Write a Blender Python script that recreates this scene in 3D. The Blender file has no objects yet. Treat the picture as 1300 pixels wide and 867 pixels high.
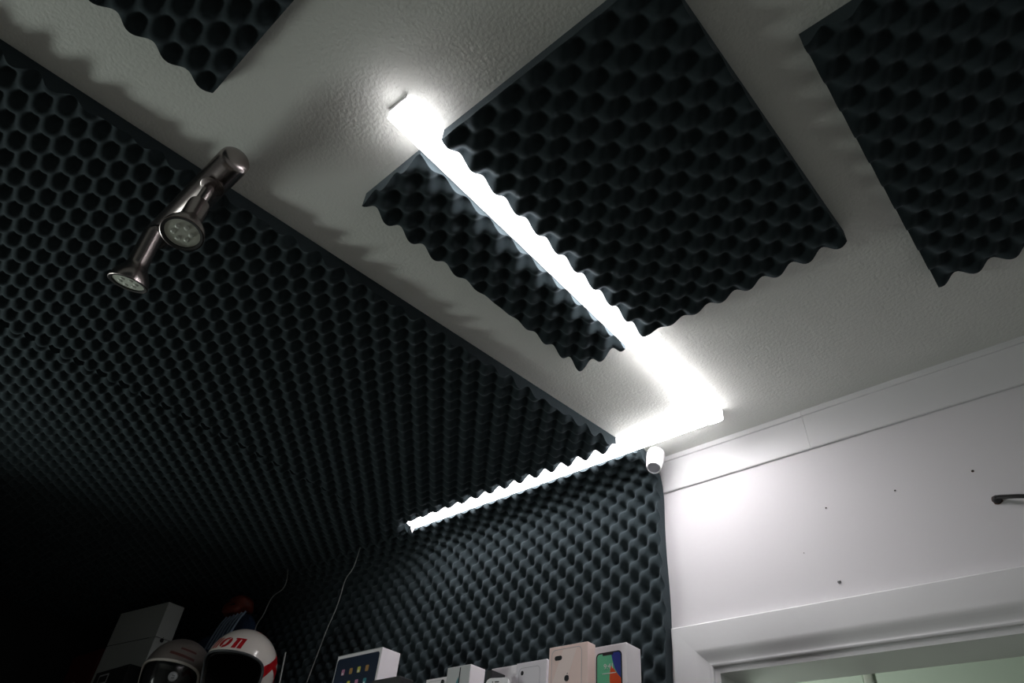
import bpy, bmesh, math, random
import numpy as np
from mathutils import Vector, Matrix

random.seed(4)
scn = bpy.context.scene
COL = scn.collection
Z0 = 1.5            # height of the camera above the floor; z values below are relative to it
PI = math.pi

# ------------------------------------------------------------------ materials
def nodes_of(m):
    m.use_nodes = True
    nt = m.node_tree
    return nt, nt.nodes['Principled BSDF']

def mat(name, col, rough=0.6, metal=0.0, bump=None, vary=None, sheen=0.0, coat=0.0, spec=None):
    m = bpy.data.materials.new(name)
    nt, b = nodes_of(m)
    b.inputs['Base Color'].default_value = (*col, 1)
    b.inputs['Roughness'].default_value = rough
    b.inputs['Metallic'].default_value = metal
    if sheen:
        b.inputs['Sheen Weight'].default_value = sheen
        b.inputs['Sheen Roughness'].default_value = 0.5
        b.inputs['Sheen Tint'].default_value = (0.75, 0.9, 1.0, 1)
    if coat:
        b.inputs['Coat Weight'].default_value = coat
    if spec is not None:
        b.inputs['Specular IOR Level'].default_value = spec
    tc = nt.nodes.new('ShaderNodeTexCoord')
    if vary:
        scale, amt = vary
        n = nt.nodes.new('ShaderNodeTexNoise'); n.inputs['Scale'].default_value = scale
        n.inputs['Detail'].default_value = 4
        nt.links.new(tc.outputs['Object'], n.inputs['Vector'])
        mr = nt.nodes.new('ShaderNodeMapRange')
        mr.inputs['To Min'].default_value = 1 - amt; mr.inputs['To Max'].default_value = 1 + amt
        nt.links.new(n.outputs['Fac'], mr.inputs['Value'])
        mx = nt.nodes.new('ShaderNodeVectorMath'); mx.operation = 'SCALE'
        mx.inputs[0].default_value = col
        nt.links.new(mr.outputs['Result'], mx.inputs['Scale'])
        nt.links.new(mx.outputs['Vector'], b.inputs['Base Color'])
    if bump:
        scale, strength, dist = bump
        n = nt.nodes.new('ShaderNodeTexNoise'); n.inputs['Scale'].default_value = scale
        n.inputs['Detail'].default_value = 3
        nt.links.new(tc.outputs['Object'], n.inputs['Vector'])
        bp = nt.nodes.new('ShaderNodeBump')
        bp.inputs['Strength'].default_value = strength
        bp.inputs['Distance'].default_value = dist
        nt.links.new(n.outputs['Fac'], bp.inputs['Height'])
        nt.links.new(bp.outputs['Normal'], b.inputs['Normal'])
    return m

def emit(name, col, strength):
    m = bpy.data.materials.new(name)
    nt, b = nodes_of(m)
    b.inputs['Base Color'].default_value = (0.9, 0.9, 0.9, 1)
    b.inputs['Emission Color'].default_value = (*col, 1)
    b.inputs['Emission Strength'].default_value = strength
    return m

M = dict(
    foam=mat('foam', (0.026, 0.036, 0.040), 1.0, sheen=0.16, bump=(900, 0.25, 0.001), vary=(60, 0.15), spec=0.1),
    ceiling=mat('ceiling_paint', (0.72, 0.74, 0.70), 0.9, bump=(150, 0.5, 0.003), vary=(3, 0.03)),
    wall=mat('wall_paint', (0.75, 0.735, 0.755), 0.8, bump=(400, 0.08, 0.001)),
    dimwall=mat('grey_wall_paint', (0.30, 0.30, 0.30), 0.85, bump=(400, 0.08, 0.001)),
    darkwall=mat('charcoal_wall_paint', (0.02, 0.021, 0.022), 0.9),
    gloss=mat('trim_paint', (0.76, 0.76, 0.77), 0.45, bump=(60, 0.05, 0.002)),
    hall=mat('hall_paint', (0.56, 0.62, 0.56), 0.85),
    floor=mat('floor_boards', (0.30, 0.27, 0.24), 0.6, vary=(14, 0.3)),
    led=emit('led_diffuser', (1.0, 0.96, 0.985), 23.0),
    led_side=emit('led_diffuser_side', (1.0, 0.96, 0.985), 4.2),
    white_plastic=mat('white_plastic', (0.82, 0.82, 0.83), 0.4),
    grey_plastic=mat('grey_mesh_plastic', (0.36, 0.36, 0.40), 0.6, bump=(900, 0.4, 0.002)),
    nickel=mat('brushed_nickel', (0.36, 0.32, 0.315), 0.27, 1.0, vary=(30, 0.06)),
    chrome=mat('chrome', (0.75, 0.75, 0.70), 0.18, 1.0),
    black=mat('black_plastic', (0.012, 0.012, 0.013), 0.5),
    lens=mat('frosted_lens', (0.62, 0.66, 0.58), 0.3, bump=(260, 0.3, 0.001)),
    lens_led=mat('lens_dot', (0.70, 0.74, 0.68), 0.25),
    cord=mat('black_rubber', (0.010, 0.010, 0.010), 0.5),
    copper=mat('ragged_brown', (0.09, 0.05, 0.03), 0.8),
    screw=mat('steel_screw', (0.25, 0.25, 0.26), 0.4, 0.8),
    hole=mat('dark_hole', (0.02, 0.02, 0.02), 0.9),
    card_white=mat('white_card', (0.88, 0.84, 0.87), 0.5),
    card_silver=mat('silver_white_card', (0.78, 0.75, 0.80), 0.45),
    card_rose=mat('rose_card', (0.88, 0.68, 0.63), 0.45),
    rose_light=mat('rose_reflection', (0.90, 0.75, 0.71), 0.4),
    card_grey=mat('grey_white_card', (0.56, 0.57, 0.58), 0.5),
    card_off=mat('off_white_card', (0.50, 0.53, 0.50), 0.6, vary=(20, 0.04)),
    card_black=mat('black_card', (0.012, 0.013, 0.015), 0.55),
    card_red=mat('dark_red_card', (0.10, 0.012, 0.012), 0.6),
    line=mat('printed_grey_line', (0.45, 0.43, 0.48), 0.5),
    print_black=mat('printed_black', (0.012, 0.012, 0.016), 0.35),
    navy=mat('printed_navy', (0.010, 0.022, 0.05), 0.35),
    green=mat('printed_green', (0.14, 0.58, 0.33), 0.4),
    pale_teal=mat('printed_pale_teal', (0.25, 0.42, 0.40), 0.4),
    blue=mat('printed_blue', (0.03, 0.05, 0.30), 0.4),
    orange=mat('printed_orange', (0.75, 0.09, 0.02), 0.4),
    yellow=mat('printed_yellow', (0.65, 0.60, 0.10), 0.4),
    amber=mat('printed_amber', (0.45, 0.25, 0.08), 0.4),
    pink=mat('printed_pink', (0.60, 0.25, 0.40), 0.4),
    teal=mat('printed_teal', (0.05, 0.28, 0.33), 0.4),
    pale=mat('printed_white', (0.80, 0.82, 0.82), 0.4),
    shelf=mat('black_shelf', (0.015, 0.014, 0.014), 0.5, vary=(10, 0.2)),
    shell=mat('white_helmet_shell', (0.72, 0.68, 0.62), 0.25, coat=0.4),
    shell_grey=mat('grey_brown_helmet_shell', (0.20, 0.18, 0.165), 0.4, vary=(14, 0.25)),
    red=mat('red_paint', (0.42, 0.010, 0.014), 0.3),
    lining=mat('black_lining', (0.008, 0.008, 0.008), 0.9),
    faded_red=mat('faded_red_paint', (0.11, 0.035, 0.03), 0.4),
    rubber=mat('grey_rubber_rim', (0.06, 0.065, 0.07), 0.5),
    visor=mat('dark_visor', (0.006, 0.006, 0.007), 0.15),
    cloth=mat('dark_blue_cloth', (0.02, 0.045, 0.10), 0.9, bump=(60, 0.5, 0.01), vary=(12, 0.5)),
    stripe=mat('pale_blue_cloth_stripe', (0.26, 0.33, 0.44), 0.9),
    redcloth=mat('dull_red_plastic', (0.20, 0.035, 0.02), 0.5, vary=(25, 0.4)),
    wire=mat('grey_wire', (0.24, 0.25, 0.24), 0.5),
    silver=mat('silver_disc', (0.62, 0.62, 0.66), 0.35, 0.6),
)

# ------------------------------------------------------------------ builders
def thing(name, label, cat, loc, group=None, kind=None):
    o = bpy.data.objects.new(name, None)
    o.empty_display_size = 0.05
    COL.objects.link(o)
    o.location = (loc[0], loc[1], loc[2] + Z0)
    tag(o, label, cat, group, kind)
    return o

def tag(o, label=None, cat=None, group=None, kind=None):
    if label: o['label'] = label
    if cat: o['category'] = cat
    if group: o['group'] = group
    if kind: o['kind'] = kind
    return o

def origin_of(o):
    v = Vector((0, 0, 0))
    while o is not None:
        v += o.location
        o = o.parent
    return v

def mk(name, verts, faces, m, parent=None, smooth=False, label=None):
    """verts in room coordinates with z relative to the camera height."""
    vs = np.array(verts, dtype=np.float64)
    vs[:, 2] += Z0
    if parent is not None:
        org = np.array(origin_of(parent)); loc = (0, 0, 0)
    else:
        org = np.array([(vs[:, 0].min() + vs[:, 0].max()) / 2, (vs[:, 1].min() + vs[:, 1].max()) / 2, vs[:, 2].min()])
        loc = tuple(org)
    vs = vs - org
    me = bpy.data.meshes.new(name)
    me.from_pydata(vs.tolist(), [], faces if isinstance(faces, list) else faces.tolist())
    mats = m if isinstance(m, (list, tuple)) else [m]
    for x in mats: me.materials.append(x)
    if smooth:
        me.polygons.foreach_set('use_smooth', [True] * len(me.polygons))
    me.update()
    o = bpy.data.objects.new(name, me)
    COL.objects.link(o)
    o.location = loc
    if parent is not None: o.parent = parent
    if label: o['label'] = label
    return o

def mk_bm(name, bm, m, parent=None, smooth=False, label=None, sharp=None):
    bmesh.ops.recalc_face_normals(bm, faces=bm.faces)
    bm.verts.index_update()
    vs = [tuple(v.co) for v in bm.verts]
    fs = [[v.index for v in f.verts] for f in bm.faces]
    bm.free()
    o = mk(name, vs, fs, m, parent, smooth, label)
    if smooth and sharp:
        o.data.set_sharp_from_angle(angle=math.radians(sharp))
    return o

def add_box(bm, lo, hi, bev=0.0, seg=2, mtx=None):
    b = bmesh.new()
    bmesh.ops.create_cube(b, size=1)
    for v in b.verts:
        v.co = Vector([lo[i] + (v.co[i] + .5) * (hi[i] - lo[i]) for i in range(3)])
    if bev:
        bmesh.ops.bevel(b, geom=list(b.edges), offset=bev, segments=seg, affect='EDGES', profile=0.5)
    if mtx is not None:
        bmesh.ops.transform(b, matrix=mtx, verts=b.verts)
    merge(bm, b)

def merge(bm, b):
    b.verts.index_update()
    vs = [bm.verts.new(v.co) for v in b.verts]
    for f in b.faces:
        try: bm.faces.new([vs[v.index] for v in f.verts])
        except ValueError: pass
    b.free()

def box(name, lo, hi, m, parent=None, bev=0.0, seg=2, label=None, mtx=None):
    bm = bmesh.new(); add_box(bm, lo, hi, bev, seg, mtx)
    return mk_bm(name, bm, m, parent, label=label)

def frame_from(axis):
    a = Vector(axis).normalized()
    t = Vector((0, 0, 1)) if abs(a.z) < .9 else Vector((0, 1, 0))
    s = a.cross(t).normalized()
    return a, s, s.cross(a)

def add_lathe(bm, prof, org, axis, n=48, caps=True):
    """prof: (distance along axis, radius)."""
    a, s, t = frame_from(axis); org = Vector(org)
    rings = []
    for d, r in prof:
        if r < 1e-6:
            rings.append([bm.verts.new(org + a * d)])
        else:
            rings.append([bm.verts.new(org + a * d + (s * math.cos(2*PI*k/n) + t * math.sin(2*PI*k/n)) * r) for k in range(n)])
    for A, B in zip(rings, rings[1:]):
        for k in range(n):
            k2 = (k + 1) % n
            if len(A) == 1 and len(B) == 1: continue
            if len(A) == 1: bm.faces.new((A[0], B[k], B[k2]))
            elif len(B) == 1: bm.faces.new((A[k], B[0], A[k2]))
            else: bm.faces.new((A[k], B[k], B[k2], A[k2]))
    if caps:
        for R in (rings[0], rings[-1]):
            if len(R) > 2: bm.faces.new(R)

def lathe(name, prof, org, axis, m, parent=None, n=48, label=None, sharp=35):
    bm = bmesh.new(); add_lathe(bm, prof, org, axis, n)
    return mk_bm(name, bm, m, parent, smooth=True, label=label, sharp=sharp)

def smooth_path(pts, sub=8):
    P = [Vector(p) for p in pts]
    out = []
    for i in range(len(P) - 1):
        p0 = P[max(i-1, 0)]; p1 = P[i]; p2 = P[i+1]; p3 = P[min(i+2, len(P)-1)]
        for k in range(sub):
            t = k / sub
            out.append(0.5 * ((2*p1) + (p2-p0)*t + (2*p0-5*p1+4*p2-p3)*t*t + (3*p1-p0-3*p2+p3)*t**3))
    out.append(P[-1])
    return out

def add_tube(bm, pts, r, n=10, closed=False):
    pts = [Vector(p) for p in pts]
    N = len(pts); rings = []
    nrm = None
    for i, p in enumerate(pts):
        if closed: d = pts[(i+1) % N] - pts[i-1]
        else: d = pts[min(i+1, N-1)] - pts[max(i-1, 0)]
        d.normalize()
        if nrm is None:
            nrm = frame_from(d)[1]
        nrm = (nrm - d * nrm.dot(d)).normalized()
        b = d.cross(nrm)
        rr = r(i / max(N-1, 1)) if callable(r) else r
        rings.append([bm.verts.new(p + (nrm*math.cos(2*PI*k/n) + b*math.sin(2*PI*k/n))*rr) for k in range(n)])
    rng = range(N if closed else N-1)
    for i in rng:
        A, B = rings[i], rings[(i+1) % N]
        for k in range(n):
            bm.faces.new((A[k], A[(k+1) % n], B[(k+1) % n], B[k]))
    if not closed:
        bm.faces.new(rings[0]); bm.faces.new(rings[-1])

def tube(name, pts, r, m, parent=None, n=10, closed=False, label=None):
    bm = bmesh.new(); add_tube(bm, pts, r, n, closed)
    return mk_bm(name, bm, m, parent, smooth=True, label=label, sharp=50)

def add_plate(bm, poly, org, ux, uz, th):
    """a thin printed or moulded plate; poly in (u, v) along ux, uz, thickness towards ux x uz."""
    org = Vector(org); ux = Vector(ux); uz = Vector(uz); nn = ux.cross(uz)
    A = [bm.verts.new(org + ux*u + uz*v) for u, v in poly]
    B = [bm.verts.new(org + ux*u + uz*v + nn*th) for u, v in poly]
    bm.faces.new(A); bm.faces.new(B)
    for k in range(len(poly)):
        k2 = (k+1) % len(poly)
        bm.faces.new((A[k], A[k2], B[k2], B[k]))

def plate(name, poly, org, ux, uz, th, m, parent, label=None):
    bm = bmesh.new(); add_plate(bm, poly, org, ux, uz, th)
    return mk_bm(name, bm, m, parent, label=label)

def rrect(x0, y0, x1, y1, r, n=6):
    out = []
    for cx, cy, a0 in ((x1-r, y1-r, 0), (x0+r, y1-r, PI/2), (x0+r, y0+r, PI), (x1-r, y0+r, 3*PI/2)):
        for k in range(n+1):
            a = a0 + PI/2*k/n
            out.append((cx + r*math.cos(a), cy + r*math.sin(a)))
    return out

def disc(cx, cy, rx, ry=None, n=24):
    ry = ry or rx
    return [(cx + rx*math.cos(2*PI*k/n), cy + ry*math.sin(2*PI*k/n)) for k in range(n)]

def text_mesh(name, body, size, org, ux, uz, th, m, parent):
    cu = bpy.data.curves.new(name, 'FONT'); cu.body = body; cu.size = size
    cu.align_x = 'CENTER'; cu.align_y = 'CENTER'; cu.extrude = th/2
    tmp = bpy.data.objects.new(name, cu); COL.objects.link(tmp)
    bpy.context.view_layer.update()
    dg = bpy.context.evaluated_depsgraph_get()
    me = bpy.data.meshes.new_from_object(tmp.evaluated_get(dg))
    ux = Vector(ux).normalized(); uz = Vector(uz).normalized(); nn = ux.cross(uz)
    org = Vector(org)
    vs = [tuple(org + ux*v.co.x + uz*v.co.y + nn*(v.co.z + th/2)) for v in me.vertices]
    fs = [list(p.vertices) for p in me.polygons]
    bpy.data.objects.remove(tmp); bpy.data.curves.remove(cu); bpy.data.meshes.remove(me)
    return mk(name, vs, fs, m, parent)

# ------------------------------------------------------------------ room
ZC, ZF = 1.1, -Z0            # ceiling and floor
XL, XR, YB, YF = -4.4, 1.6, 1.6, -2.2
def struct(name, lo, hi, m, bev=0.0):
    return tag(box(name, lo, hi, m, bev=bev), kind='structure')

struct('ceiling', (XL-.12, YF-.12, ZC), (XR+.12, YB+.13, ZC+.12), M['ceiling'])
struct('floor', (XL-.12, YF-.12, ZF-.1), (XR+.12, 3.0, ZF), M['floor'])
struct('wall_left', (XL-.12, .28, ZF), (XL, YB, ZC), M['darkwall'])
# unseen wall step, added to keep its window's daylight off the far left boxes
WX, WY, WW, WZ, WH = -2.95, -.55, .62, .12, .52
bm = bmesh.new()
add_box(bm, (WX-.14, YF, ZF), (WX, WY-WW/2, ZC))
add_box(bm, (WX-.14, WY+WW/2, ZF), (WX, .28, ZC))
add_box(bm, (WX-.14, WY-WW/2, ZF), (WX, WY+WW/2, WZ-WH/2))
add_box(bm, (WX-.14, WY-WW/2, WZ+WH/2), (WX, WY+WW/2, ZC))
add_box(bm, (XL-.12, .16, ZF), (WX-.14, .28, ZC))
tag(mk_bm('wall_left_added', bm, M['wall']), kind='structure')
win = thing('window_1', 'small white framed window in the near left wall', 'window', (WX, WY, WZ-WH/2), kind='structure')
bm = bmesh.new()
y0, y1, z0, z1 = WY-WW/2, WY+WW/2, WZ-WH/2, WZ+WH/2
for lo, hi in (((WX-.08, y0, z0), (WX-.04, y1, z0+.03)), ((WX-.08, y0, z1-.03), (WX-.04, y1, z1)), ((WX-.08, y0, z0+.03), (WX-.04, y0+.03, z1-.03)), ((WX-.08, y1-.03, z0+.03), (WX-.04, y1, z1-.03))):
    add_box(bm, lo, hi)
mk_bm('window_frame', bm, M['gloss'], win)
struct('wall_right', (XR, YF, ZF), (XR+.12, YB, ZC), M['wall'])
struct('wall_front', (-3.09, YF-.12, ZF), (XR, YF, ZC), M['dimwall'])
# back wall with the door opening
DX0, DX1, DZ = -.825, .02, .505
bm = bmesh.new()
add_box(bm, (XL-.12, YB, ZF), (DX0, YB+.13, ZC))
add_box(bm, (DX1, YB, ZF), (XR+.12, YB+.13, ZC))
add_box(bm, (DX0, YB, DZ), (DX1, YB+.13, ZC))
tag(mk_bm('wall_back', bm, M['wall']), kind='structure')
# the hall beyond the door
struct('wall_hall_far', (-2.4, 2.75, ZF), (1.4, 2.87, ZC), M['hall'])
struct('wall_hall_left', (-2.52, YB+.13, ZF), (-2.4, 2.87, ZC), M['hall'])
struct('wall_hall_right', (1.4, YB+.13, ZF), (1.52, 2.87, ZC), M['hall'])
struct('ceiling_hall', (-2.52, YB+.13, ZC), (1.52, 2.87, ZC+.12), M['hall'])

# cornice board along the top of the back wall: flat board, a bead at the ceiling
def run_x(prof, x0, x1, bm):
    """extrude a (y, z) outline along x."""
    A = [bm.verts.new((x0, y, z)) for y, z in prof]
    B = [bm.verts.new((x1, y, z)) for y, z in prof]
    bm.faces.new(A); bm.faces.new(B)
    for k in range(len(prof)):
        k2 = (k+1) % len(prof)
        bm.faces.new((A[k], A[k2], B[k2], B[k]))
bm = bmesh.new()
for xa, xb, d in ((-.927, -.4888, 0), (-.4876, XR, .0012)):
    run_x([(YB, .993), (YB-.005-d, .993), (YB-.0065-d, .995), (YB-.0165-d, 1.0845), (YB-.0205-d, 1.0850), (YB-.0215-d, 1.0865), (YB-.0215-d, ZC), (YB, ZC)], xa, xb, bm)
tag(mk_bm('trim_1', bm, M['gloss']), kind='structure')

# door casing: moulded architrave, mitred at the corner, plus the jamb lining
prof = [(0, 0), (0, .019), (.003, .0215), (.060, .0215), (.066, .0205), (.073, .0175), (.080, .0140), (.087, .0115), (.091, .0108),
        (.0935, .0112), (.0965, .0122), (.0995, .0114), (.101, .010), (.101, 0)]
CX0, CX1, CZ = DX0-.101+.002, DX1+.101-.002, DZ+.101-.002
def casing(bm, name):
    n = len(prof)
    if name == 'head':
        A = [(CX0+w, YB-t, CZ-w) for w, t in prof]; B = [(CX1-w, YB-t, CZ-w) for w, t in prof]
    elif name == 'left':
        A = [(CX0+w, YB-t, CZ-w) for w, t in prof]; B = [(CX0+w, YB-t, ZF) for w, t in prof]
    else:
        A = [(CX1-w, YB-t, CZ-w) for w, t in prof]; B = [(CX1-w, YB-t, ZF) for w, t in prof]
    A = [bm.verts.new(p) for p in A]; B = [bm.verts.new(p) for p in B]
    bm.faces.new(A); bm.faces.new(B)
    for k in range(n):
        k2 = (k+1) % n
        bm.faces.new((A[k], A[k2], B[k2], B[k]))
door = thing('door_1', 'white painted door casing around the open doorway', 'door casing', (DX0, YB, ZF), kind='structure')
for nm in ('head', 'left', 'right'):
    bm = bmesh.new(); casing(bm, nm)
    mk_bm('casing_head' if nm == 'head' else 'casing_side', bm, M['gloss'], door, smooth=True, sharp=28)
bm = bmesh.new()
add_box(bm, (DX0, YB-.004, DZ-.016), (DX1, YB+.134, DZ))
add_box(bm, (DX0, YB-.004, ZF), (DX0+.016, YB+.134, DZ-.016))
add_box(bm, (DX1-.016, YB-.004, ZF), (DX1, YB+.134, DZ-.016))
mk_bm('jamb_lining', bm, M['gloss'], door)

# chrome pole in the hall
pl = thing('metal_pole', 'shiny metal pole standing in the hall seen through the doorway', 'pole', (-.572, 1.9, ZF))
lathe('pole', [(0, .016), (2.585, .016)], (-.572, 1.9, ZF+.01), (0, 0, 1), M['chrome'], pl, n=32)
lathe('base_plate', [(0, .06), (.008, .06), (.012, .05)], (-.572, 1.9, ZF), (0, 0, 1), M['chrome'], pl)

# ------------------------------------------------------------------ convoluted foam
PITCH = .0640
BASE, PEAK = .016, .026
def foam_h(u, v, px, py, rot=0.0, pitch=PITCH, ex=1.2):
    c, s = math.cos(rot), math.sin(rot)
    a = (u - px); b = (v - py)
    uu = a*c + b*s; vv = -a*s + b*c
    k = np.cos(2*PI*uu/pitch) * np.cos(2*PI*vv/pitch)
    t = (k + 1) / 2
    return BASE + PEAK * (1 - (1-t)**ex)

def grid_faces(nu, nv, flip=False):
    i = np.arange(nu-1)[:, None]; j = np.arange(nv-1)[None, :]
    a = i*nv + j
    f = np.stack([a, a+1, a+nv+1, a+nv], -1).reshape(-1, 4)
    return f[:, ::-1] if flip else f

def foam_sheet(name, G, Bk, flip, label, cat, group):
    """G: (nu, nv, 3) bumpy face, Bk: (nu, nv, 3) back face; closed with cut sides."""
    nu, nv = G.shape[:2]
    V = [G.reshape(-1, 3)]; F = [grid_faces(nu, nv, flip)]
    ring = [(i, 0) for i in range(nu)] + [(nu-1, j) for j in range(1, nv)] + [(i, nv-1) for i in range(nu-2, -1, -1)] + [(0, j) for j in range(nv-2, 0, -1)]
    n = len(ring)
    top = np.array([G[i, j] for i, j in ring]); bot = np.array([Bk[i, j] for i, j in ring])
    o0 = nu*nv
    V += [top, bot]
    k = np.arange(n); k2 = (k+1) % n
    side = np.stack([o0+k, o0+n+k, o0+n+k2, o0+k2], -1)
    F.append(side if flip else side[:, ::-1])
    o1 = o0 + 2*n
    V.append(Bk.reshape(-1, 3)); F.append(grid_faces(nu, nv, not flip) + o1)
    o = mk(name, np.concatenate(V), np.concatenate(F), M['foam'])
    me = o.data
    sm = np.zeros(len(me.polygons), bool); sm[:len(F[0])] = True
    me.polygons.foreach_set('use_smooth', sm)
    return tag(o, label, cat, group)

def ceiling_foam(quad, phase, label, group, rot=0.0, step=.0053, droop=None):
    """quad: corners (x, y) near-left, near-right, far-right, far-left of a panel glued under the ceiling."""
    q = [np.array(p) for p in quad]
    nu = int(max(np.linalg.norm(q[1]-q[0]), np.linalg.norm(q[2]-q[3])) / step) + 1
    nv = int(max(np.linalg.norm(q[3]-q[0]), np.linalg.norm(q[2]-q[1])) / step) + 1
    u = np.linspace(0, 1, nu)[:, None, None]; v = np.linspace(0, 1, nv)[None, :, None]
    XY = (1-u)*(1-v)*q[0] + u*(1-v)*q[1] + u*v*q[2] + (1-u)*v*q[3]
    h = foam_h(XY[..., 0], XY[..., 1], phase[0], phase[1], rot)
    d = droop(u[..., 0], v[..., 0]) if droop else 0*h
    G = np.concatenate([XY, (ZC - .0005 - d - h)[..., None]], -1)
    Bk = np.concatenate([XY, (ZC - .0005 - d*0.9)[..., None] + 0*h[..., None]], -1)
    return foam_sheet('foam_panel', G, Bk, True, label, 'foam panel', group)

GP = 'acoustic foam panels glued on the ceiling'
ceiling_foam([(-.628, .384), (-.172, .384), (-.162, 1.045), (-.634, 1.052)], (-.556, .399),
             'large dark egg-crate foam panel right of the ceiling light strip', GP, rot=math.radians(.5))
ceiling_foam([(-.857, .386), (-.686, .384), (-.690, 1.056), (-.829, 1.062)], (-.825, 1.055),
             'long narrow dark foam panel left of the ceiling light strip', GP)
ceiling_foam([(-.062, .618), (.42, .618), (.42, 1.268), (-.066, 1.266)], (-.060, 1.262),
             'dark egg-crate foam panel at the right, farthest right on the ceiling', GP)
ceiling_foam([(-.885, -.60), (-.42, -.60), (-.42, .064), (-.883, .064)], (-.826, -.083),
             'dark foam panel above the spotlight bar, at the top left of the photo', GP, rot=math.radians(1))
# the continuous covering on the left half of the ceiling: sheets one metre wide
GS = 'wide foam sheets covering the left side of the ceiling'
def wrinkle(u, v):
    return .006*np.exp(-((1-u)/.02)**2)*0 + .003*(np.sin(9*v)+1)*np.exp(-(u/.05)**2)
ceiling_foam([(-1.916, -.57), (-1.142, -.57), (-.963, 1.410), (-1.916, 1.408)], (-1.235, -.132),
             'wide dark foam sheet with a cut edge, beside the spotlight bar', GS, rot=math.radians(1), droop=wrinkle)
ceiling_foam([(-2.8715, -.57), (-1.918, -.57), (-1.918, 1.455), (-2.8715, 1.455)], (-1.945, .02),
             'dark foam sheet on the ceiling, second one in from the spotlight bar', GS)
ceiling_foam([(-3.823, .285), (-2.873, .285), (-2.873, 1.455), (-3.823, 1.455)], (-2.905, .02),
             'dark foam sheet on the ceiling above the white box and helmets', GS)
ceiling_foam([(-4.395, .285), (-3.828, .285), (-3.828, 1.455), (-4.395, 1.455)], (-3.86, .02),
             'dark foam sheet in the unlit far left corner of the ceiling', GS)

# foam on the back wall, bent out over the corner so that its top edge lies under the ceiling
def wall_curve():
    pts = []
    b = [Vector((1.460, 1.098)), Vector((1.565, 1.094)), Vector((1.5985, 1.045)), Vector((1.5985, .940))]
    for k in range(61):
        t = k/60
        p = (1-t)**3*b[0] + 3*(1-t)**2*t*b[1] + 3*(1-t)*t*t*b[2] + t**3*b[3]
        pts.append(np.array(p))
    pts.append(np.array((1.5985, .20)))
    P = np.array(pts)
    seg = np.linalg.norm(np.diff(P, axis=0), axis=1); s = np.concatenate([[0], np.cumsum(seg)])
    n = int(s[-1]/.0053); S = np.linspace(0, s[-1], n)
    Y = np.interp(S, s, P[:, 0]); Z = np.interp(S, s, P[:, 1])
    dy = np.gradient(Y, S); dz = np.gradient(Z, S)
    L = np.hypot(dy, dz); dy /= L; dz /= L
    return S, Y, Z, dz, -dy      # inward normal = (dz, -dy)
S, Yc, Zc, Ny, Nz = wall_curve()
x0, x1 = -4.395, -.931
nu = int((x1-x0)/.0056) + 1
U = np.linspace(x0, x1, nu)[:, None]
edge = np.clip((U - (x1-.3))/.3, 0, 1)**2
Ux = U + edge*(.004*np.sin(S[None, :]*6.0+.6) + .003*np.sin(S[None, :]*15))
s_at = float(np.interp(-.810, -Zc, S))
H = foam_h(Ux, S[None, :] + 0*Ux, -.953+PITCH/2, s_at, ex=1.7)
H = H + .006*np.clip(np.sin(Ux*2.1+1)*.5+.5, 0, 1)*np.exp(-((S[None, :]-.13)/.07)**2)
G = np.stack([Ux, Yc[None, :] + Ny[None, :]*H, Zc[None, :] + Nz[None, :]*H], -1)
Bk = np.stack([Ux, Yc[None, :] + 0*Ux, Zc[None, :] + 0*Ux], -1)
foam_sheet('foam_panel', G, Bk, True, 'dark foam sheet on the back wall beside the white wall, behind the phone boxes', 'foam panel', None)

# ------------------------------------------------------------------ light battens
def batten(label, a, b, extra=None, full_cap=False):
    a = Vector((*a, 0)); b = Vector((*b, 0))
    d = (b-a); L = d.length; d.normalize()
    n = Vector((-d.y, d.x, 0))
    t = thing('light_batten', label, 'light', ((a.x+b.x)/2, (a.y+b.y)/2, ZC-.036), 'led battens on the ceiling')
    def sweep(name, prof, s0, s1, m, lab=None, smooth=False):
        bm = bmesh.new()
        A = [bm.verts.new(a + d*s0 + n*w + Vector((0, 0, ZC-h))) for w, h in prof]
        B = [bm.verts.new(a + d*s1 + n*w + Vector((0, 0, ZC-h))) for w, h in prof]
        bm.faces.new(A); bm.faces.new(B)
        for k in range(len(prof)):
            k2 = (k+1) % len(prof)
            bm.faces.new((A[k], A[k2], B[k2], B[k]))
        return mk_bm(name, bm, m, t, label=lab)
    base = [(-.018, .0003), (-.018, .006), (.018, .006), (.018, .0003)]
    rim = [(-.0225, .0005), (-.0225, .027), (.0225, .027), (.0225, .0005)]
    dome = [(-.0225, .027)] + [(-.0225*math.copysign(abs(math.cos(PI*k/14))**.6, math.cos(PI*k/14)), .028 + .008*math.sin(PI*k/14)**.7) for k in range(15)] + [(.0225, .027)]
    cap = [(-.0227, .0005), (-.0227, .012), (.0227, .012), (.0227, .0005)]
    sweep('housing', base, .004, L-.004, M['white_plastic'])
    sweep('diffuser_rim', rim, .002, L-.002, M['led_side'], 'glowing side of the strip light')
    sweep('diffuser', dome, .002, L-.002, M['led'], 'glowing white diffuser')
    sweep('end_cap', cap, 0, .002, M['white_plastic'])
    sweep('end_cap', [(w*1.02, h) for w, h in [(-.0225, .0005)] + dome + [(.0225, .0005)]] if full_cap else [(-.0227, .0005), (-.0227, .015), (.0227, .015), (.0227, .0005)], L-.0018, L, M['white_plastic'])
    if extra: extra(t)
    return t
batten('glowing strip light between the big and the narrow ceiling foam panels', (-.651, .292), (-.672, 1.456), full_cap=True)
def tab(t):
    bm = bmesh.new()
    add_plate(bm, [(-.016, .026), (.022, .014), (.010, -.012), (.002, -.032), (-.006, -.016)], (-1.868, 1.436, ZC-.030), (.96, .27, 0), (0, 0, 1), .0012)
    mk_bm('end_tab', bm, M['white_plastic'], t, label='small white flap hanging at the far end')
batten('glowing strip light along the top of the back wall foam', (-1.876, 1.4345), (-.698, 1.4345), tab)

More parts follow.
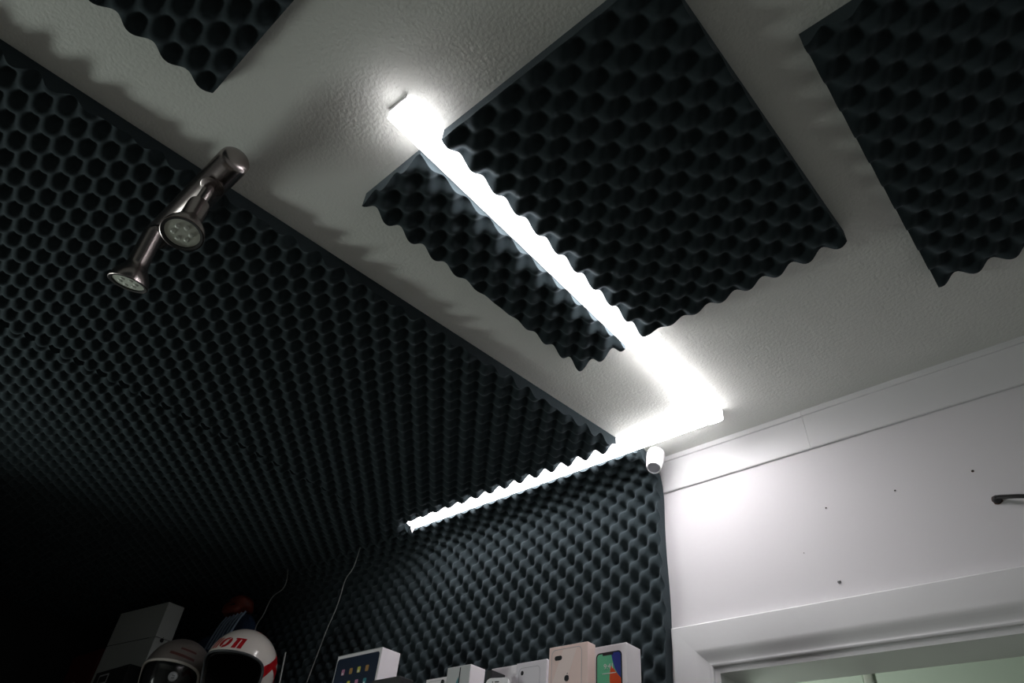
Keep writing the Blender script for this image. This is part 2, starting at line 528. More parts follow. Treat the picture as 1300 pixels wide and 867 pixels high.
# ------------------------------------------------------------------ motion sensor in the corner
so = Vector((-.895, 1.512, 1.068)); sa = Vector((.10, -.42, -.90)).normalized()
sn = thing('motion_sensor', 'small white tapered sensor in the corner above the wall foam', 'sensor', so)
lathe('body', [(-.010, .0225), (-.008, .0255), (-.002, .0264), (.012, .0258), (.050, .0218), (.060, .0208), (.063, .0196), (.0632, .0172), (.0600, .0165)], so, sa, M['white_plastic'], sn)
lathe('sensor_face', [(.0585, .0166), (.0608, .0164), (.0618, .0120), (.0622, 0)], so, sa, M['grey_plastic'], sn, label='round grey mesh face')
lathe('wall_bracket', [(-.016, .012), (.004, .012)], so, sa, M['white_plastic'], sn)

# ------------------------------------------------------------------ spotlight bar
BZ, BY, BR = 1.013, .157, .0285
sp = thing('spotlight_bar', 'brushed metal ceiling bar with two round spotlights, under the foam edge', 'ceiling light', (-1.07, BY, BZ))
lathe('bar', [(0, .012), (.003, .021), (.009, .026), (.018, BR), (.306, BR), (.313, .0274), (.3175, .0240), (.3202, .017), (.3215, 0)], (-1.236, BY, BZ), (1, 0, 0), M['nickel'], sp, n=64)
lathe('mount_stem', [(0, .018), (.0195, .018)], (-1.10, BY, BZ+.024), (0, 0, 1), M['nickel'], sp)
bm = bmesh.new(); add_lathe(bm, [(0, .021), (.0015, .0213), (.0022, .0195)], (-.985, BY, BZ-BR+.0005), (0, 0, -1), 40)
mk_bm('pivot_plate', bm, M['nickel'], sp, smooth=True, sharp=35)
def spot(attach, face, nrm, label, ext=0.0):
    attach = Vector(attach); face = Vector(face); n = Vector(nrm).normalized()
    neck = face - n*.088
    top = neck - n*ext
    h = bmesh.new()
    add_lathe(h, [(-ext, .0125), (.003-ext, .0180), (.010-ext, .0188), (.044, .0190), (.052, .0215), (.064, .0285), (.074, .0335), (.083, .0358), (.088, .0362),
                  (.0885, .0350), (.085, .0335), (.080, .0330)], neck, n, 56)
    head = mk_bm('spot_head', h, M['nickel'], sp, smooth=True, sharp=32, label=label)
    lathe('lens', [(.0795, .0320), (.0845, .0297), (.0855, .0292), (.0862, .0150), (.0865, 0)], neck, n, M['lens'], head, label='pale round frosted lens')
    lathe('lens_ring', [(.0800, .0348), (.0876, .0350), (.0886, .0340), (.0880, .0296), (.083, .0292)], neck, n, M['black'], head, label='black ring around the lens')
    a, s, t = frame_from(n)
    b = bmesh.new()
    for k in range(6):
        ang = 2*PI*k/6
        r = .0145
        add_lathe(b, [(.0855, .0048), (.0872, .0044), (.0882, .0025), (.0884, 0)], neck + (s*math.cos(ang)+t*math.sin(ang))*r, n, 14)
    mk_bm('lens_dots', b, M['lens_led'], head, smooth=True)
    side = (s*.6 - t*.8)
    sl = bmesh.new()
    c = Vector((.78, -.60, .1)); c = (c - n*c.dot(n)).normalized()
    w = n.cross(c)
    add_plate(sl, [(-.0025, -.0075), (.0025, -.0075), (.0025, .0075), (-.0025, .0075)], neck + n*.030 + c*.0184, w, -n, .0012)
    mk_bm('vent_slot', sl, M['black'], head)
    tube('arm', smooth_path([attach + Vector((0, 0, .006)), attach*.6 + top*.4, top - n*.004, top + n*.006], 6), .0105, M['nickel'], head, n=24)
    kb = bmesh.new()
    bmesh.ops.create_uvsphere(kb, u_segments=24, v_segments=14, radius=.0118, matrix=Matrix.Translation(top - n*.002))
    mk_bm('knuckle', kb, M['nickel'], head, smooth=True)
spot((-.992, BY-.002, BZ-BR), (-.981, .153, .846), (.16, -.02, -.985), 'spotlight nearer the bar end, lens tipped towards the viewer', .008)
spot((-1.165, BY-.002, BZ-BR), (-1.205, .152, .862), (-.26, .10, -.95), 'spotlight at the left end, lens seen edge on', .034)

# ------------------------------------------------------------------ marks, screws and the cable on the white wall
def wall_screw(x, z, r, label, head='screw'):
    t = thing('wall_screw' if head == 'screw' else 'wall_hole', label, 'screw' if head == 'screw' else 'hole', (x, YB-.004, z))
    if head == 'screw':
        lathe('screw_head', [(0, r), (.0016, r*.9), (.0022, r*.4)], (x, YB-.0005, z), (0, -1, 0), M['screw'], t, n=20)
        box('screw_slot', (x-r*.7, YB-.0032, z-r*.16), (x+r*.7, YB-.0022, z+r*.16), M['hole'], t)
    else:
        lathe('hole_rim', [(0, r*1.5), (.0008, r*1.2), (.0010, r*.8)], (x, YB, z), (0, -1, 0), M['copper' if head == 'torn' else 'wall'], t, n=14)
        lathe('hole_dark', [(0, r), (.0013, r*.8), (.0016, r*.2)], (x, YB, z), (0, -1, 0), M['hole'], t, n=14)
wall_screw(-.496, .647, .0042, 'small steel screw in the white wall just above the door casing')
wall_screw(-.487, .827, .0024, 'tiny dark hole in the white wall, first in its row from the foam', 'hole')
wall_screw(-.328, .827, .0024, 'tiny dark hole in the white wall, middle of its row', 'hole')
wall_screw(-.168, .827, .0020, 'torn brown hole in the white wall above the black cable', 'torn')
wall_screw(-.561, .730, .0012, 'faintest pinhole in the white wall, lower left of the row of holes', 'hole')

cb = thing('black_cable', 'black cable poking out of a ragged hole in the white wall', 'cable', (-.145, 1.6, .45))
bm = bmesh.new()
for dy, dz in ((0, .0022), (.0, -.0022)):
    add_tube(bm, smooth_path([(-.146, YB+.01, .751+dz), (-.146, YB-.010, .752+dz), (-.128, YB-.018, .746+dz), (-.085, YB-.024, .731+dz), (-.02, YB-.022, .70+dz), (.08, YB-.014, .63+dz), (.15, YB-.008, .52+dz), (.17, YB-.007, .45+dz)], 8), .0023, 10)
mk_bm('cord', bm, M['cord'], cb, smooth=True, sharp=50)
lathe('cord_grommet', [(0, .0085), (.006, .0080), (.012, .0055), (.014, .0030)], (-.146, YB, .7515), (.1, -1, 0), M['black'], cb, n=18)
bm = bmesh.new()
ring = [(.0095 + .003*random.random())for _ in range(16)]
add_plate(bm, [(ring[k]*math.cos(2*PI*k/16)*.85, ring[k]*math.sin(2*PI*k/16)) for k in range(16)], (-.146, YB, .7515), (1, 0, 0), (0, 0, 1), .0012)
mk_bm('torn_plaster', bm, M['copper'], cb, label='ragged brown edge of the hole')

# ------------------------------------------------------------------ shelves that carry the boxes (their tops lie just below the view)
def shelf_unit(label, x0, x1, y0, y1, ztop, boards):
    t = thing('shelf_unit', label, 'shelf', ((x0+x1)/2, (y0+y1)/2, ZF))
    for xs in (x0, x1-.022):
        box('side_panel', (xs, y0, ZF), (xs+.022, y1, ztop-.022), M['shelf'], t, bev=.001)
    for k in range(boards):
        z = ZF + .08 + (ztop-ZF-.10)*k/boards
        box('shelf_board', (x0+.0225, y0+.004, z), (x1-.0225, y1-.008, z+.02), M['shelf'], t)
    box('top_board', (x0, y0-.004, ztop-.022), (x1, y1, ztop), M['shelf'], t, bev=.001)
    box('back_panel', (x0+.0225, y1-.007, ZF), (x1-.0225, y1, ztop-.0225), M['shelf'], t)
SA, SB = .313, .455
shelf_unit('black shelf unit carrying the row of phone boxes', -2.16, -.815, 1.20, 1.50, SA, 5)
shelf_unit('black shelf unit carrying the helmets and the tall white box', -4.36, -2.19, 1.06, 1.50, SB, 5)

# ------------------------------------------------------------------ boxes on the shelf
def carton(name, label, lo, hi, m, parts=True, cat='box', group=None, lid=.02):
    t = thing(name, label, cat, ((lo[0]+hi[0])/2, (lo[1]+hi[1])/2, lo[2]), group)
    base = box('box_base', (lo[0]+.0006, lo[1]+.0006, lo[2]), (hi[0]-.0006, hi[1]-.0006, hi[2]-.02), m, t, bev=.001)
    bm = bmesh.new()
    add_box(bm, (lo[0], lo[1], lo[2]+lid), hi, .0013, 2)
    mk_bm('box_lid', bm, m, t)
    return t
FX, FZ = (1, 0, 0), (0, 0, 1)          # front faces look towards -y:  ux x uz = -y
def apple(bm, cx, cz, s, org):
    body = []
    for k in range(36):
        a = 2*PI*k/36
        r = s*(1 - .10*abs(math.sin(a))**8*(1 if math.sin(a) > 0 else .7))
        body.append((cx + r*math.cos(a)*.92, cz + r*math.sin(a)))
    bite = [p for p in body if (p[0]-cx-s*1.05)**2 + (p[1]-cz-s*.12)**2 > (s*.42)**2]
    add_plate(bm, bite, org, FX, FZ, .0006)
    leaf = [(cx+.05*s, cz+1.10*s), (cx+.12*s, cz+1.42*s), (cx+.42*s, cz+1.62*s), (cx+.38*s, cz+1.30*s)]
    add_plate(bm, leaf, org, FX, FZ, .0006)
def ring_poly(bm, outer, inner, org):
    org = Vector(org); n = len(outer)
    fr = lambda p, d: bm.verts.new(org + Vector((p[0], -d, p[1])))
    O = [fr(p, .0004) for p in outer]; I = [fr(p, .0004) for p in inner]
    for k in range(n):
        k2 = (k+1) % n
        bm.faces.new((O[k], O[k2], I[k2], I[k]))

GB = 'phone boxes standing on the shelf'
# 1 the box with the bright phone screen, farthest right
yx = 1.300
t = carton('phone_box', 'white phone box showing a phone with a green, blue and orange screen', (-.963, yx, SA), (-.872, yx+.055, .4855), M['card_white'], group=GB)
o = (-.963, yx, .4855)
W, Hh = .091, .172
ph = plate('phone_picture', rrect(.011, -Hh+.012, .079, -.0145, .0095), o, FX, FZ, .0005, M['print_black'], t, 'printed black phone')
sx0, sx1, sz1, sz0 = .0140, .0760, -.0175, -Hh+.015
sw = sx1 - sx0
o2 = (o[0], o[1]-.0005, o[2])
plate('screen_green', rrect(sx0, sz0, sx1, sz1, .0072), o2, FX, FZ, .0003, M['green'], ph, 'green screen ground')
def sc(pts): return [(sx0 + u*sw, sz1 - v*sw) for u, v in pts]
o3 = (o[0], o[1]-.0008, o[2])
plate('screen_pale', sc([(.0, 1.75), (.0, 1.05), (.25, .98), (.5, .95), (.62, 1.3), (.75, 1.9), (.75, 2.1), (.1, 2.1)]), o3, FX, FZ, .0001, M['pale_teal'], ph, 'pale teal lower screen')
plate('screen_blue', sc([(.60, .0), (.90, .0), (.97, .03), (1.0, .1), (1.0, .86), (.86, .70), (.74, .50), (.66, .25)]), o3, FX, FZ, .0002, M['blue'], ph, 'deep blue upper right of the screen')
plate('screen_orange', sc([(.60, .42), (.66, .48), (.78, .62), (.90, .76), (1.0, .86), (1.0, 1.95), (.78, 1.95), (.66, 1.45), (.56, 1.1), (.53, .85), (.55, .6)]), o3, FX, FZ, .00025, M['orange'], ph, 'orange shape on the screen')
plate('screen_notch', rrect(sx0+.24*sw, sz1-.065*sw, sx0+.70*sw, sz1+.0024, .0022), o3, FX, FZ, .0004, M['print_black'], ph)
text_mesh('clock_digits', '9:41', .0155, (o[0]+sx0+.5*sw, yx-.0012, .4855+sz1-.44*sw), FX, FZ, .0002, M['pale'], ph)
box('date_line', (o[0]+sx0+.22*sw, yx-.0013, .4855+sz1-.675*sw), (o[0]+sx0+.80*sw, yx-.0010, .4855+sz1-.650*sw), M['pale'], ph)
text_mesh('side_lettering', 'iPhone X', .010, (-.872+.0001, yx+.0275, .386), (0, 0, 1), (0, -1, 0), .0004, M['line'], t).rotation_euler = (0, 0, 0)

# 2 the rose gold box
yr = 1.25
t = carton('phone_box', 'rose gold phone box with a black camera mark, standing left of the green-screen box', (-1.046, yr, SA), (-.938, yr+.028, .4825), M['card_rose'], group=GB)
o = (-1.046, yr, .4825)
bm = bmesh.new()
ring_poly(bm, rrect(.0085, -.164, .0925, -.0070, .011), rrect(.0095, -.163, .0915, -.0080, .010), o)
mk_bm('phone_outline', bm, M['line'], t, label='thin outline of a phone back')
plate('sheen_panel', [(.040, -.009), (.078, -.009), (.034, -.120), (.0100, -.120), (.0100, -.080)], o, FX, FZ, .0003, M['rose_light'], t, 'paler printed reflection on the phone back')
plate('camera_mark', rrect(.0170, -.0300, .0375, -.0205, .0046), o, FX, FZ, .0006, M['print_black'], t, 'black twin camera print')
bm = bmesh.new(); apple(bm, .0520, -.0690, .0068, o)
mk_bm('fruit_emblem', bm, M['print_black'], t, label='black bitten fruit emblem')

# 3 the silver box with one camera dot
ys = 1.29
t = carton('phone_box', 'silvery white phone box with one small camera dot, left of the rose box', (-1.179, ys, SA), (-1.085, ys+.045, .4755), M['card_silver'], group=GB)
o = (-1.179, ys, .4755)
bm = bmesh.new()
ring_poly(bm, rrect(.0090, -.152, .0745, -.0120, .010), rrect(.0100, -.151, .0735, -.0130, .009), o)
mk_bm('phone_outline', bm, M['line'], t, label='thin outline of a phone back')
plate('camera_mark', disc(.0195, -.0235, .0042, .0050), o, FX, FZ, .0006, M['print_black'], t, 'black camera print')
plate('flash_mark', disc(.0290, -.0225, .0018), o, FX, FZ, .0006, M['pale'], t)
bm = bmesh.new(); apple(bm, .0480, -.0600, .0062, o)
mk_bm('fruit_emblem', bm, M['line'], t, label='grey bitten fruit emblem')

# 4 plain white box behind the phone
t = carton('phone_box', 'plain white phone box behind the loose white phone', (-1.300, 1.33, SA), (-1.206, 1.375, .4880), M['card_white'], group=GB)
bm = bmesh.new(); apple(bm, .047, -.060, .006, (-1.300, 1.33, .4880))
mk_bm('fruit_emblem', bm, M['line'], t, label='grey bitten fruit emblem')

# 5 grey-white box with a slim phone printed edge on
yg = 1.26
t = carton('phone_box', 'grey-fronted white phone box showing a slim phone edge on', (-1.388, yg, SA), (-1.3045, yg+.052, .4825), M['card_white'], group=GB)
o = (-1.388, yg, .4825)
plate('front_print', [(.0012, -.166), (.0823, -.166), (.0823, -.0012), (.0012, -.0012)], o, FX, FZ, .0004, M['card_grey'], t, 'grey printed front')
o2 = (o[0], o[1]-.0004, o[2])
plate('phone_edge', [(.046, -.004), (.049, -.004), (.0485, -.150), (.0440, -.150), (.0445, -.060)], o2, FX, FZ, .0004, M['print_black'], t, 'dark edge of the printed phone')
plate('phone_glow', [(.0440, -.0250), (.0445, -.140), (.0270, -.140), (.0280, -.075), (.0340, -.048), (.0395, -.034)], o2, FX, FZ, .0003, M['teal'], t, 'teal screen of the printed phone')

# 6 small white box at the left end of the row
t = carton('phone_box', 'small white phone box with a black round camera print, leftmost of the low row', (-1.487, 1.28, SA), (-1.405, 1.322, .4700), M['card_white'], group=GB)
o = (-1.487, 1.28, .4700)
plate('camera_mark', disc(.0640, -.0120, .0060), o, FX, FZ, .0006, M['print_black'], t, 'black round camera print')
bm = bmesh.new()
ring_poly(bm, rrect(.0090, -.140, .0735, -.0060, .010), rrect(.0100, -.139, .0725, -.0070, .009), o)
mk_bm('phone_outline', bm, M['line'], t)

# loose white phone leaning on the plain box
def lean(p, piv, ang):
    v = Vector(p) - Vector(piv)
    return Vector(piv) + Matrix.Rotation(ang, 3, 'X') @ v
pp = (-1.213, 1.235, SA)
t = thing('smartphone', 'loose white smartphone leaning against the plain white box', 'phone', pp)
ang = math.radians(-16)
MT = Matrix.Translation(pp) @ Matrix.Rotation(ang, 4, 'X') @ Matrix.Rotation(math.radians(7), 4, 'Z')
HP = .1315
bm = bmesh.new()
pl = rrect(-.032, 0, .032, HP, .011)
add_plate(bm, pl, (0, 0, 0), FX, FZ, .0075)
bmesh.ops.transform(bm, matrix=MT, verts=bm.verts); mk_bm('phone_body', bm, M['white_plastic'], t)
bm = bmesh.new(); add_plate(bm, [(-.0275, .018), (.0275, .018), (.0275, HP-.019), (-.0275, HP-.019)], (0, -.0075, 0), FX, FZ, .0003)
bmesh.ops.transform(bm, matrix=MT, verts=bm.verts); mk_bm('screen', bm, M['print_black'], t, label='black screen')
bm = bmesh.new(); add_plate(bm, rrect(-.0065, HP-.0112, .0065, HP-.0090, .001), (0, -.0075, 0), FX, FZ, .0004)
add_plate(bm, disc(-.0125, HP-.0101, .0014), (0, -.0075, 0), FX, FZ, .0004)
bmesh.ops.transform(bm, matrix=MT, verts=bm.verts); mk_bm('earpiece', bm, M['print_black'], t, label='dark earpiece slot')

# black slim box in the gap
t = carton('slim_box', 'slim black box in the gap beside the grey-fronted phone box', (-1.2500, 1.262, SA), (-1.2320, 1.31, .4610), M['card_black'])

# tablet box
yt = 1.30
t = carton('tablet_box', 'white tablet box with a dark screen of app icons on its front', (-1.942, yt, SA), (-1.727, yt+.07, .5910), M['card_white'])
o = (-1.942, yt, .5910)
scr = plate('tablet_picture', rrect(.0035, -.270, .2065, -.0105, .010), o, FX, FZ, .0005, M['navy'], t, 'printed dark tablet screen')
plate('front_border', [(.0, -.277), (.0022, -.277), (.0022, -.0022), (.215, -.0022), (.215, 0), (0, 0)], o, FX, FZ, .0003, M['card_grey'], t, 'grey border line of the lid')
ic = [['pink', 'amber', 'yellow', 'amber'], ['blue', 'yellow', 'pink', 'teal'], ['teal', 'pale', 'green', 'orange'], ['pink', 'teal', 'pale', 'blue']]
o2 = (o[0], o[1]-.0005, o[2])
for r in range(4):
    for c in range(4):
        cx = .044 + c*.0385; cz = -.052 - r*.036
        plate('app_icon', rrect(cx-.0075, cz-.0085, cx+.0075, cz+.0085, .003), o2, FX, FZ, .0003, M[ic[r][c]], scr, 'small coloured app icon')
        if (r + c) % 2 == 0:
            plate('icon_glyph', disc(cx-.001, cz-.004, .0035), (o2[0], o2[1]-.0003, o2[2]), FX, FZ, .0002, M['pale'], scr)
carton('dark_carton', 'low black box standing in front of the tablet box', (-1.660, 1.235, SA), (-1.545, 1.285, .4755), M['card_black'])

# ------------------------------------------------------------------ tall white computer box (turned)
A0 = Vector((-3.166, 1.200, SB)); B0 = Vector((-3.553, 1.157, SB))
ex = (A0 - B0).normalized(); ey = Vector((-ex.y, ex.x, 0)); wbx = (A0 - B0).length
ht = .945 - SB
MB = Matrix((( ex.x, ey.x, 0, B0.x), (ex.y, ey.y, 0, B0.y), (0, 0, 1, B0.z), (0, 0, 0, 1)))
t = thing('computer_box', 'tall off-white box with a seam across it, behind the grey helmet', 'box', ((A0.x+B0.x)/2, (A0.y+B0.y)/2, SB))
box('box_base', (0, 0, 0), (wbx, .078, ht*.702), M['card_off'], t, bev=.0015, mtx=MB)
box('box_lid', (0, 0, ht*.706), (wbx, .078, ht), M['card_off'], t, bev=.0015, mtx=MB)
box('seam', (.0006, .0006, ht*.699), (wbx*.86, .075, ht*.709), M['hole'], t, mtx=MB, label='dark seam between lid and base')
bm = bmesh.new()
bb = [(x, z) for x, z in disc(0, 0, .0085)]
bite = [p for p in bb if (p[0]-.010)**2 + (p[1]-.001)**2 > .0038**2]
add_plate(bm, bite, (wbx+.0002, .034, ht*.690), (0, 1, 0), (0, 0, 1), .0008)
add_plate(bm, [(.0005, .0095), (.0012, .0125), (.0040, .0145), (.0034, .0112)], (wbx+.0002, .034, ht*.690), (0, 1, 0), (0, 0, 1), .0008)
bmesh.ops.transform(bm, matrix=MB, verts=bm.verts)
mk_bm('fruit_emblem', bm, M['print_black'], t, label='black bitten fruit emblem on the narrow side')

# dark cartons around it
t = carton('dark_carton', 'dark box with a pale label in front of the tall off-white box', (-3.245, 1.065, SB), (-2.945, 1.150, .630), M['card_black'])
pl_ = plate('label_sticker', rrect(.045, -.050, .135, -.014, .004), (-3.245, 1.065, .630), FX, FZ, .0005, M['card_grey'], t, 'pale label')
plate('label_window', rrect(.052, -.044, .128, -.020, .003), (-3.245, 1.0645, .630), FX, FZ, .0003, M['card_black'], pl_)
t = carton('dark_carton', 'dark red box left of the tall off-white box', (-3.93, 1.16, SB), (-3.60, 1.34, .80), M['card_red'])
plate('label_sticker', rrect(.10, -.145, .17, -.125, .004), (-3.93, 1.16, .80), FX, FZ, .0005, M['card_grey'], t, 'pale label')
plate('label_sticker', rrect(.06, -.240, .16, -.215, .004), (-3.93, 1.16, .80), FX, FZ, .0005, M['card_grey'], t, 'pale label')

# ------------------------------------------------------------------ helmets
def dirs(az, el):
    return np.stack([np.cos(el)*np.cos(az), np.cos(el)*np.sin(az), np.sin(el)], -1)   # forward, viewer-right, up

class Helmet:
    def __init__(s, name, label, c, fwd, R):
        s.c = np.array(c); F = Vector(fwd); F.z = 0; F.normalize(); s.F = np.array(F)
        s.U = np.array((0, 0, 1.)); s.S = np.array(Vector((-F.x, -F.y, 0)).cross(Vector((0, 0, 1))))
        s.R = R
        s.t = thing(name, label, 'helmet', (c[0], c[1], c[2]-1.18*R))
    def pts(s, az, el, k=1.0):
        d = dirs(az, el)
        f, r, u = d[..., 0], d[..., 1], d[..., 2]
        rad = s.R*k*(1 + .08*f*f*(f < 0) + .05*f*(f > 0) + .03*np.maximum(u, 0))
        w = np.where(u < -.3, 1 - .12*((-.3-u)/.7)**1.0, 1)
        P = d*rad[..., None]; P[..., 0] *= w; P[..., 1] *= w*.96
        P[..., 2] = np.where(P[..., 2] < 0, P[..., 2]*1.4, P[..., 2]); P[..., 2] = np.maximum(P[..., 2], -1.18*s.R)
        return s.c + P[..., :1]*s.F + P[..., 1:2]*s.S + P[..., 2:3]*s.U
    def patch(s, name, fn, m, k, parent, rng=(-180, 180, -58, 90), n=(260, 150), label=None, two=None):
        az = np.radians(np.linspace(rng[0], rng[1], n[0])); el = np.radians(np.linspace(rng[2], rng[3], n[1]))
        A, E = np.meshgrid(az, el, indexing='ij')
        Ac = np.degrees((A[:-1, :-1]+A[1:, 1:])/2); Ec = np.degrees((E[:-1, :-1]+E[1:, 1:])/2)
        keep = fn(Ac, Ec)
        V = s.pts(A, E, k).reshape(-1, 3)
        fs = grid_faces(n[0], n[1], True).reshape(n[0]-1, n[1]-1, 4)[keep]
        used = np.unique(fs); rem = -np.ones(len(V), int); rem[used] = np.arange(len(used))
        V = V[used]; fs = rem[fs]
        o = mk(name, V, fs, m, parent, smooth=True, label=label)
        return o

def opening(a, e, ha=72, hu=27, hd=35, c=-17):
    y = np.where(e > c, (e-c)/(hu), (c-e)/hd)
    return (np.abs(a)/ha)**3 + y**3 < 1
def open_curve(h, k, ha=72, hu=27, hd=35, c=-17, n=90):
    out = []
    for i in range(n):
        th = 2*PI*i/n
        ca, sa = math.cos(th), math.sin(th)
        r = (abs(ca)**3 + abs(sa)**3) ** (-1/3)
        a = ha*ca*r; e = c + (hu if sa > 0 else hd)*sa*r
        out.append(h.pts(np.radians(np.array(a)), np.radians(np.array(e)), k))
    return [Vector(p) for p in out]

# white and red helmet
h = Helmet('helmet', 'white motorcycle helmet with red stripes and red lettering', (-2.445, 1.250, .6005), (.52, -.85, 0), .123)
sh = h.patch('shell', lambda a, e: ~opening(a, e), M['shell'], 1.0, h.t, n=(420, 240))
h.patch('lining', lambda a, e: ~opening(a, e, 70, 25, 40), M['lining'], .90, h.t, n=(200, 120), label='black padded inside')
tube('rim', open_curve(h, 1.0), .0042, M['rubber'], h.t, n=12, closed=True, label='dark rubber rim of the face opening')
def band(a, e, p, q, w):
    px, py = p; qx, qy = q
    L = math.hypot(qx-px, qy-py); ux, uy = (qx-px)/L, (qy-py)/L
    s_ = (a-px)*ux + (e-py)*uy; d_ = (a-px)*-uy + (e-py)*ux
    return (np.abs(d_) < w) & (s_ > 0) & (s_ < L)
h.patch('side_stripe', lambda a, e: ~opening(a, e, 74, 29, 44) & (band(a, e, (66, -10), (128, 34), 6) | band(a, e, (92, 8), (145, -12), 5.5) | band(a, e, (62, -24), (86, -44), 6)),
        M['red'], 1.004, sh, (50, 150, -50, 44), (300, 300), label='red crossing stripe on the side')
h.patch('side_stripe', lambda a, e: ~opening(a, e, 74, 29, 44) & (band(-a, e, (66, -10), (128, 34), 6) | band(-a, e, (92, 8), (145, -12), 5.5)),
        M['red'], 1.004, sh, (-150, -50, -50, 44), (300, 300), label='red crossing stripe on the side')
h.patch('crown_stripe', lambda a, e: band(a, e, (30, 74), (140, 44), 2.0), M['red'], 1.004, sh, (20, 150, 40, 85), (260, 160), label='thin red stripe over the crown')
def letters(a, e):
    # slanted stencil lettering on the brow, read from the front
    x = a*np.cos(np.radians(24)) ; y = (e - 15)/18.0            # y: 0 bottom, 1 top of the letters
    xs = x - 5.0*(y - .5)
    inside = (y > 0) & (y < 1)
    out = np.zeros_like(a, bool)
    for x0, x1 in ((-31, -28.2), (-26.0, -22.6), (-20.2, -16.6)):
        out |= inside & (xs > x0) & (xs < x1)
    ro = ((xs+5.5)/9.2)**2 + ((y-.5)/.5)**2; ri = ((xs+5.5)/3.0)**2 + ((y-.5)/.28)**2
    out |= (ro < 1) & (ri > 1) & ~((np.abs(xs+5.5 - 7.0*(y-.5)) < .9))
    out |= inside & (xs > 9.0) & (xs < 15.4)
    out |= inside & (xs > 17.4) & (xs < 23.8) & (y < 1.0)
    out |= (y > .84) & (y < 1) & (xs > 6.6) & (xs < 22.0)
    return out
h.patch('lettering', letters, M['red'], 1.004, sh, (-50, 50, 12, 36), (520, 160), label='red slanted stencil lettering')

# grey helmet with a dark visor
g = Helmet('helmet', 'dull grey-brown helmet with a black visor, left of the white helmet', (-2.775, 1.180, .5968), (.62, -.78, 0), .120)
gs = g.patch('shell', lambda a, e: ~opening(a, e), M['shell_grey'], 1.0, g.t, n=(420, 240))
g.patch('visor', lambda a, e: opening(a, e, 73.5, 28, 43), M['visor'], .985, g.t, (-75, 75, -58, 40), (160, 120), label='black visor')
tube('rim', open_curve(g, 1.0)[:46], .0050, M['shell'], g.t, n=12, label='pale rim over the visor')
g.patch('brow_marks', lambda a, e: band(a, e, (4, 24), (50, 17), 2.2) | band(a, e, (20, 34), (52, 30), 2.0), M['faded_red'], 1.004, gs, (-20, 60, 8, 45), (200, 120), label='faded red mark on the brow')
bd = Vector((.80, -.56, -.20)).normalized()
bc = Vector(g.c) + bd*.118 + Vector((.012, .012, -.004))
bdg = lathe('round_badge', [(0, .0165), (.006, .0165), (.0085, .0150), (.0088, .0120), (.0075, .0110), (.0080, .0050), (.0095, 0)], bc, bd, M['silver'], g.t, n=40, label='round silver disc on the visor')
bs = bmesh.new()
a_, s_, t_ = frame_from(bd)
for q in (-1, 1):
    add_plate(bs, [(-.006, q*.003-.0009), (.005, q*.0045-.0009), (.005, q*.0045+.0009), (-.006, q*.003+.0009)], bc + bd*.0082, s_, t_, -.0012)
mk_bm('badge_mark', bs, M['print_black'], bdg)

# ------------------------------------------------------------------ bundle behind the helmets
def lump(name, c, r, m, parent, seed, amp=.12, stripes=False):
    bm = bmesh.new()
    bmesh.ops.create_icosphere(bm, subdivisions=5, radius=1)
    rr = random.Random(seed); ph = [(rr.uniform(1.5, 5), rr.uniform(1.5, 5), rr.uniform(1.5, 5), rr.uniform(0, 6)) for _ in range(7)]
    for v in bm.verts:
        d = v.co.normalized()
        k = 1 + sum(amp/(2+i*.6)*math.sin(p[0]*d.x + p[1]*d.y + p[2]*d.z + p[3]) for i, p in enumerate(ph))
        q = Vector([math.copysign(abs(x)**.72, x) for x in d])*k
        v.co = Vector((c[0]+q.x*r[0], c[1]+q.y*r[1], c[2]+max(q.z, -1)*r[2]))
    return mk_bm(name, bm, m, parent, smooth=True)
t = thing('cloth_bundle', 'dark blue striped bundle behind the white and red helmet', 'bundle', (-3.0, 1.42, SB))
bd_ = lump('bundle_body', (-3.0, 1.435, .695), (.19, .055, .205), M['cloth'], t, 3)
bm = bmesh.new()
for k in range(6):
    x = -2.98 + k*.030
    add_tube(bm, smooth_path([(x-.05, 1.366, .77), (x-.01, 1.362, .82), (x+.02, 1.364, .865), (x+.04, 1.372, .895)], 5), .0045, 8)
mk_bm('bundle_stripes', bm, M['stripe'], bd_, smooth=True)
t2 = thing('red_pouch', 'dull red pouch lying on top of the dark blue bundle', 'pouch', (-2.99, 1.43, .905))
lump('pouch_body', (-2.985, 1.43, .965), (.075, .045, .040), M['redcloth'], t2, 9, .2)
bm = bmesh.new(); add_box(bm, (-3.02, 1.384, .955), (-2.95, 1.392, .961), .002)
mk_bm('pouch_seam', bm, M['black'], t2)

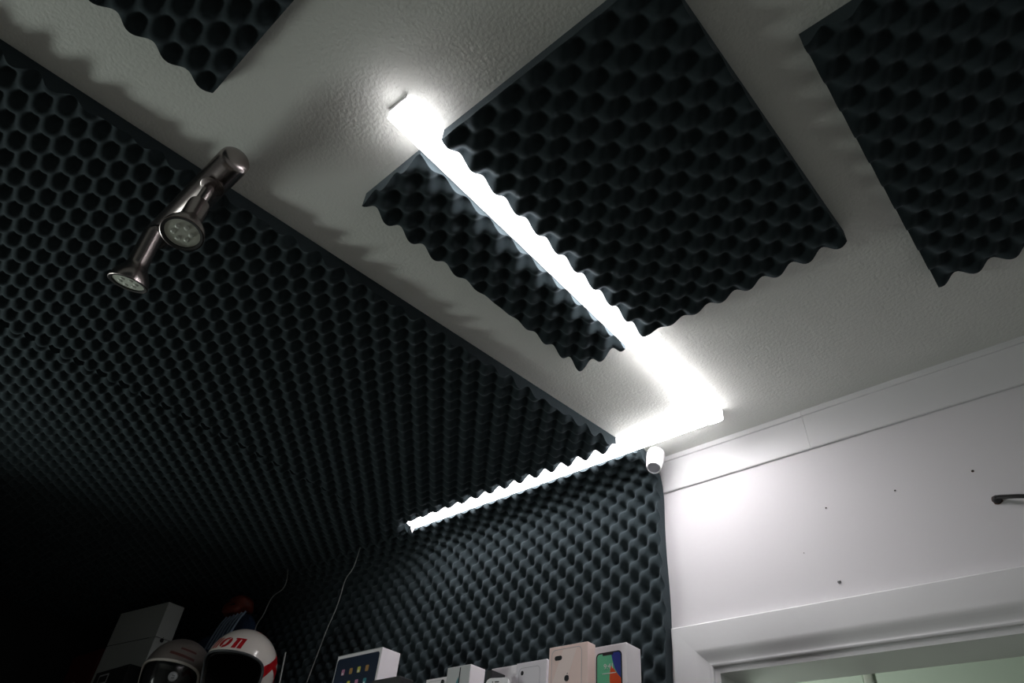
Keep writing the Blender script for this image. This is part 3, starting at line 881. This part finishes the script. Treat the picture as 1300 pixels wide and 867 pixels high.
# ------------------------------------------------------------------ wires
tag(tube('hanging_wire', smooth_path([(-2.175, 1.44, 1.055), (-2.189, 1.44, .981), (-2.223, 1.44, .939), (-2.231, 1.44, .871), (-2.240, 1.44, .827), (-2.264, 1.44, .765), (-2.278, 1.44, .712), (-2.306, 1.44, .598), (-2.33, 1.44, .50), (-2.34, 1.44, .492)], 6), .0017, M['wire'], n=8),
    'thin grey wire hanging down the foam, left of the tablet box', 'wire')
tag(tube('hanging_wire', smooth_path([(-2.640, 1.42, 1.063), (-2.622, 1.42, 1.010), (-2.634, 1.42, .974), (-2.700, 1.42, .951), (-2.727, 1.42, .886), (-2.758, 1.42, .833), (-2.72, 1.42, .70), (-2.68, 1.42, .55), (-2.66, 1.42, .4925)], 6), .0019, M['wire'], n=8),
    'thin grey wire coming down behind the red and white helmet', 'wire')
rd = thing('pale_rod', 'thin pale rod standing just right of the white and red helmet', 'rod', (-2.225, 1.3, SB))
tube('rod', [(-2.232, 1.3, SB), (-2.262, 1.3, .645)], .0024, M['wire'], rd, n=10)

# ------------------------------------------------------------------ hall light, world, camera
ld = bpy.data.lights.new('hall_lamp', 'POINT'); ld.energy = 11.0; ld.color = (.93, 1, .9); ld.shadow_soft_size = .12
lo = bpy.data.objects.new('hall_lamp', ld); COL.objects.link(lo); lo.location = (-1.35, 2.3, .30+Z0)
dl = bpy.data.lights.new('window_daylight', 'AREA'); dl.shape = 'RECTANGLE'; dl.size = WW-.07; dl.size_y = WH-.07
dl.energy = 16.5; dl.color = (.92, 1.0, .94)
do = bpy.data.objects.new('window_daylight', dl); COL.objects.link(do)
do.location = (WX-.06, WY, WZ+Z0); do.rotation_euler = Vector((1, 0, 0)).to_track_quat('-Z', 'Y').to_euler()
w = bpy.data.worlds.new('World'); scn.world = w; w.use_nodes = True
w.node_tree.nodes['Background'].inputs['Color'].default_value = (.5, .55, .6, 1)
w.node_tree.nodes['Background'].inputs['Strength'].default_value = 0.0

r_ = Vector((0.74604535, 0.66093342, 0.08113782)); u_ = Vector((0.38444995, -0.5270036, 0.75793499)); f_ = Vector((-0.54370449, 0.53426044, 0.6472644))
cam = bpy.data.cameras.new('camera'); cam.sensor_width = 36.0; cam.lens = 867/1300*36; cam.clip_start = .01
co = bpy.data.objects.new('camera', cam); COL.objects.link(co)
mw = Matrix((r_, u_, -f_)).transposed().to_4x4(); mw.translation = Vector((0, 0, Z0))
co.matrix_world = mw
scn.camera = co
scn.view_settings.view_transform = 'Standard'
scn.view_settings.look = 'None'
scn.view_settings.exposure = 0.0
scn.view_settings.gamma = 1.0
scn.view_settings.use_curve_mapping = False
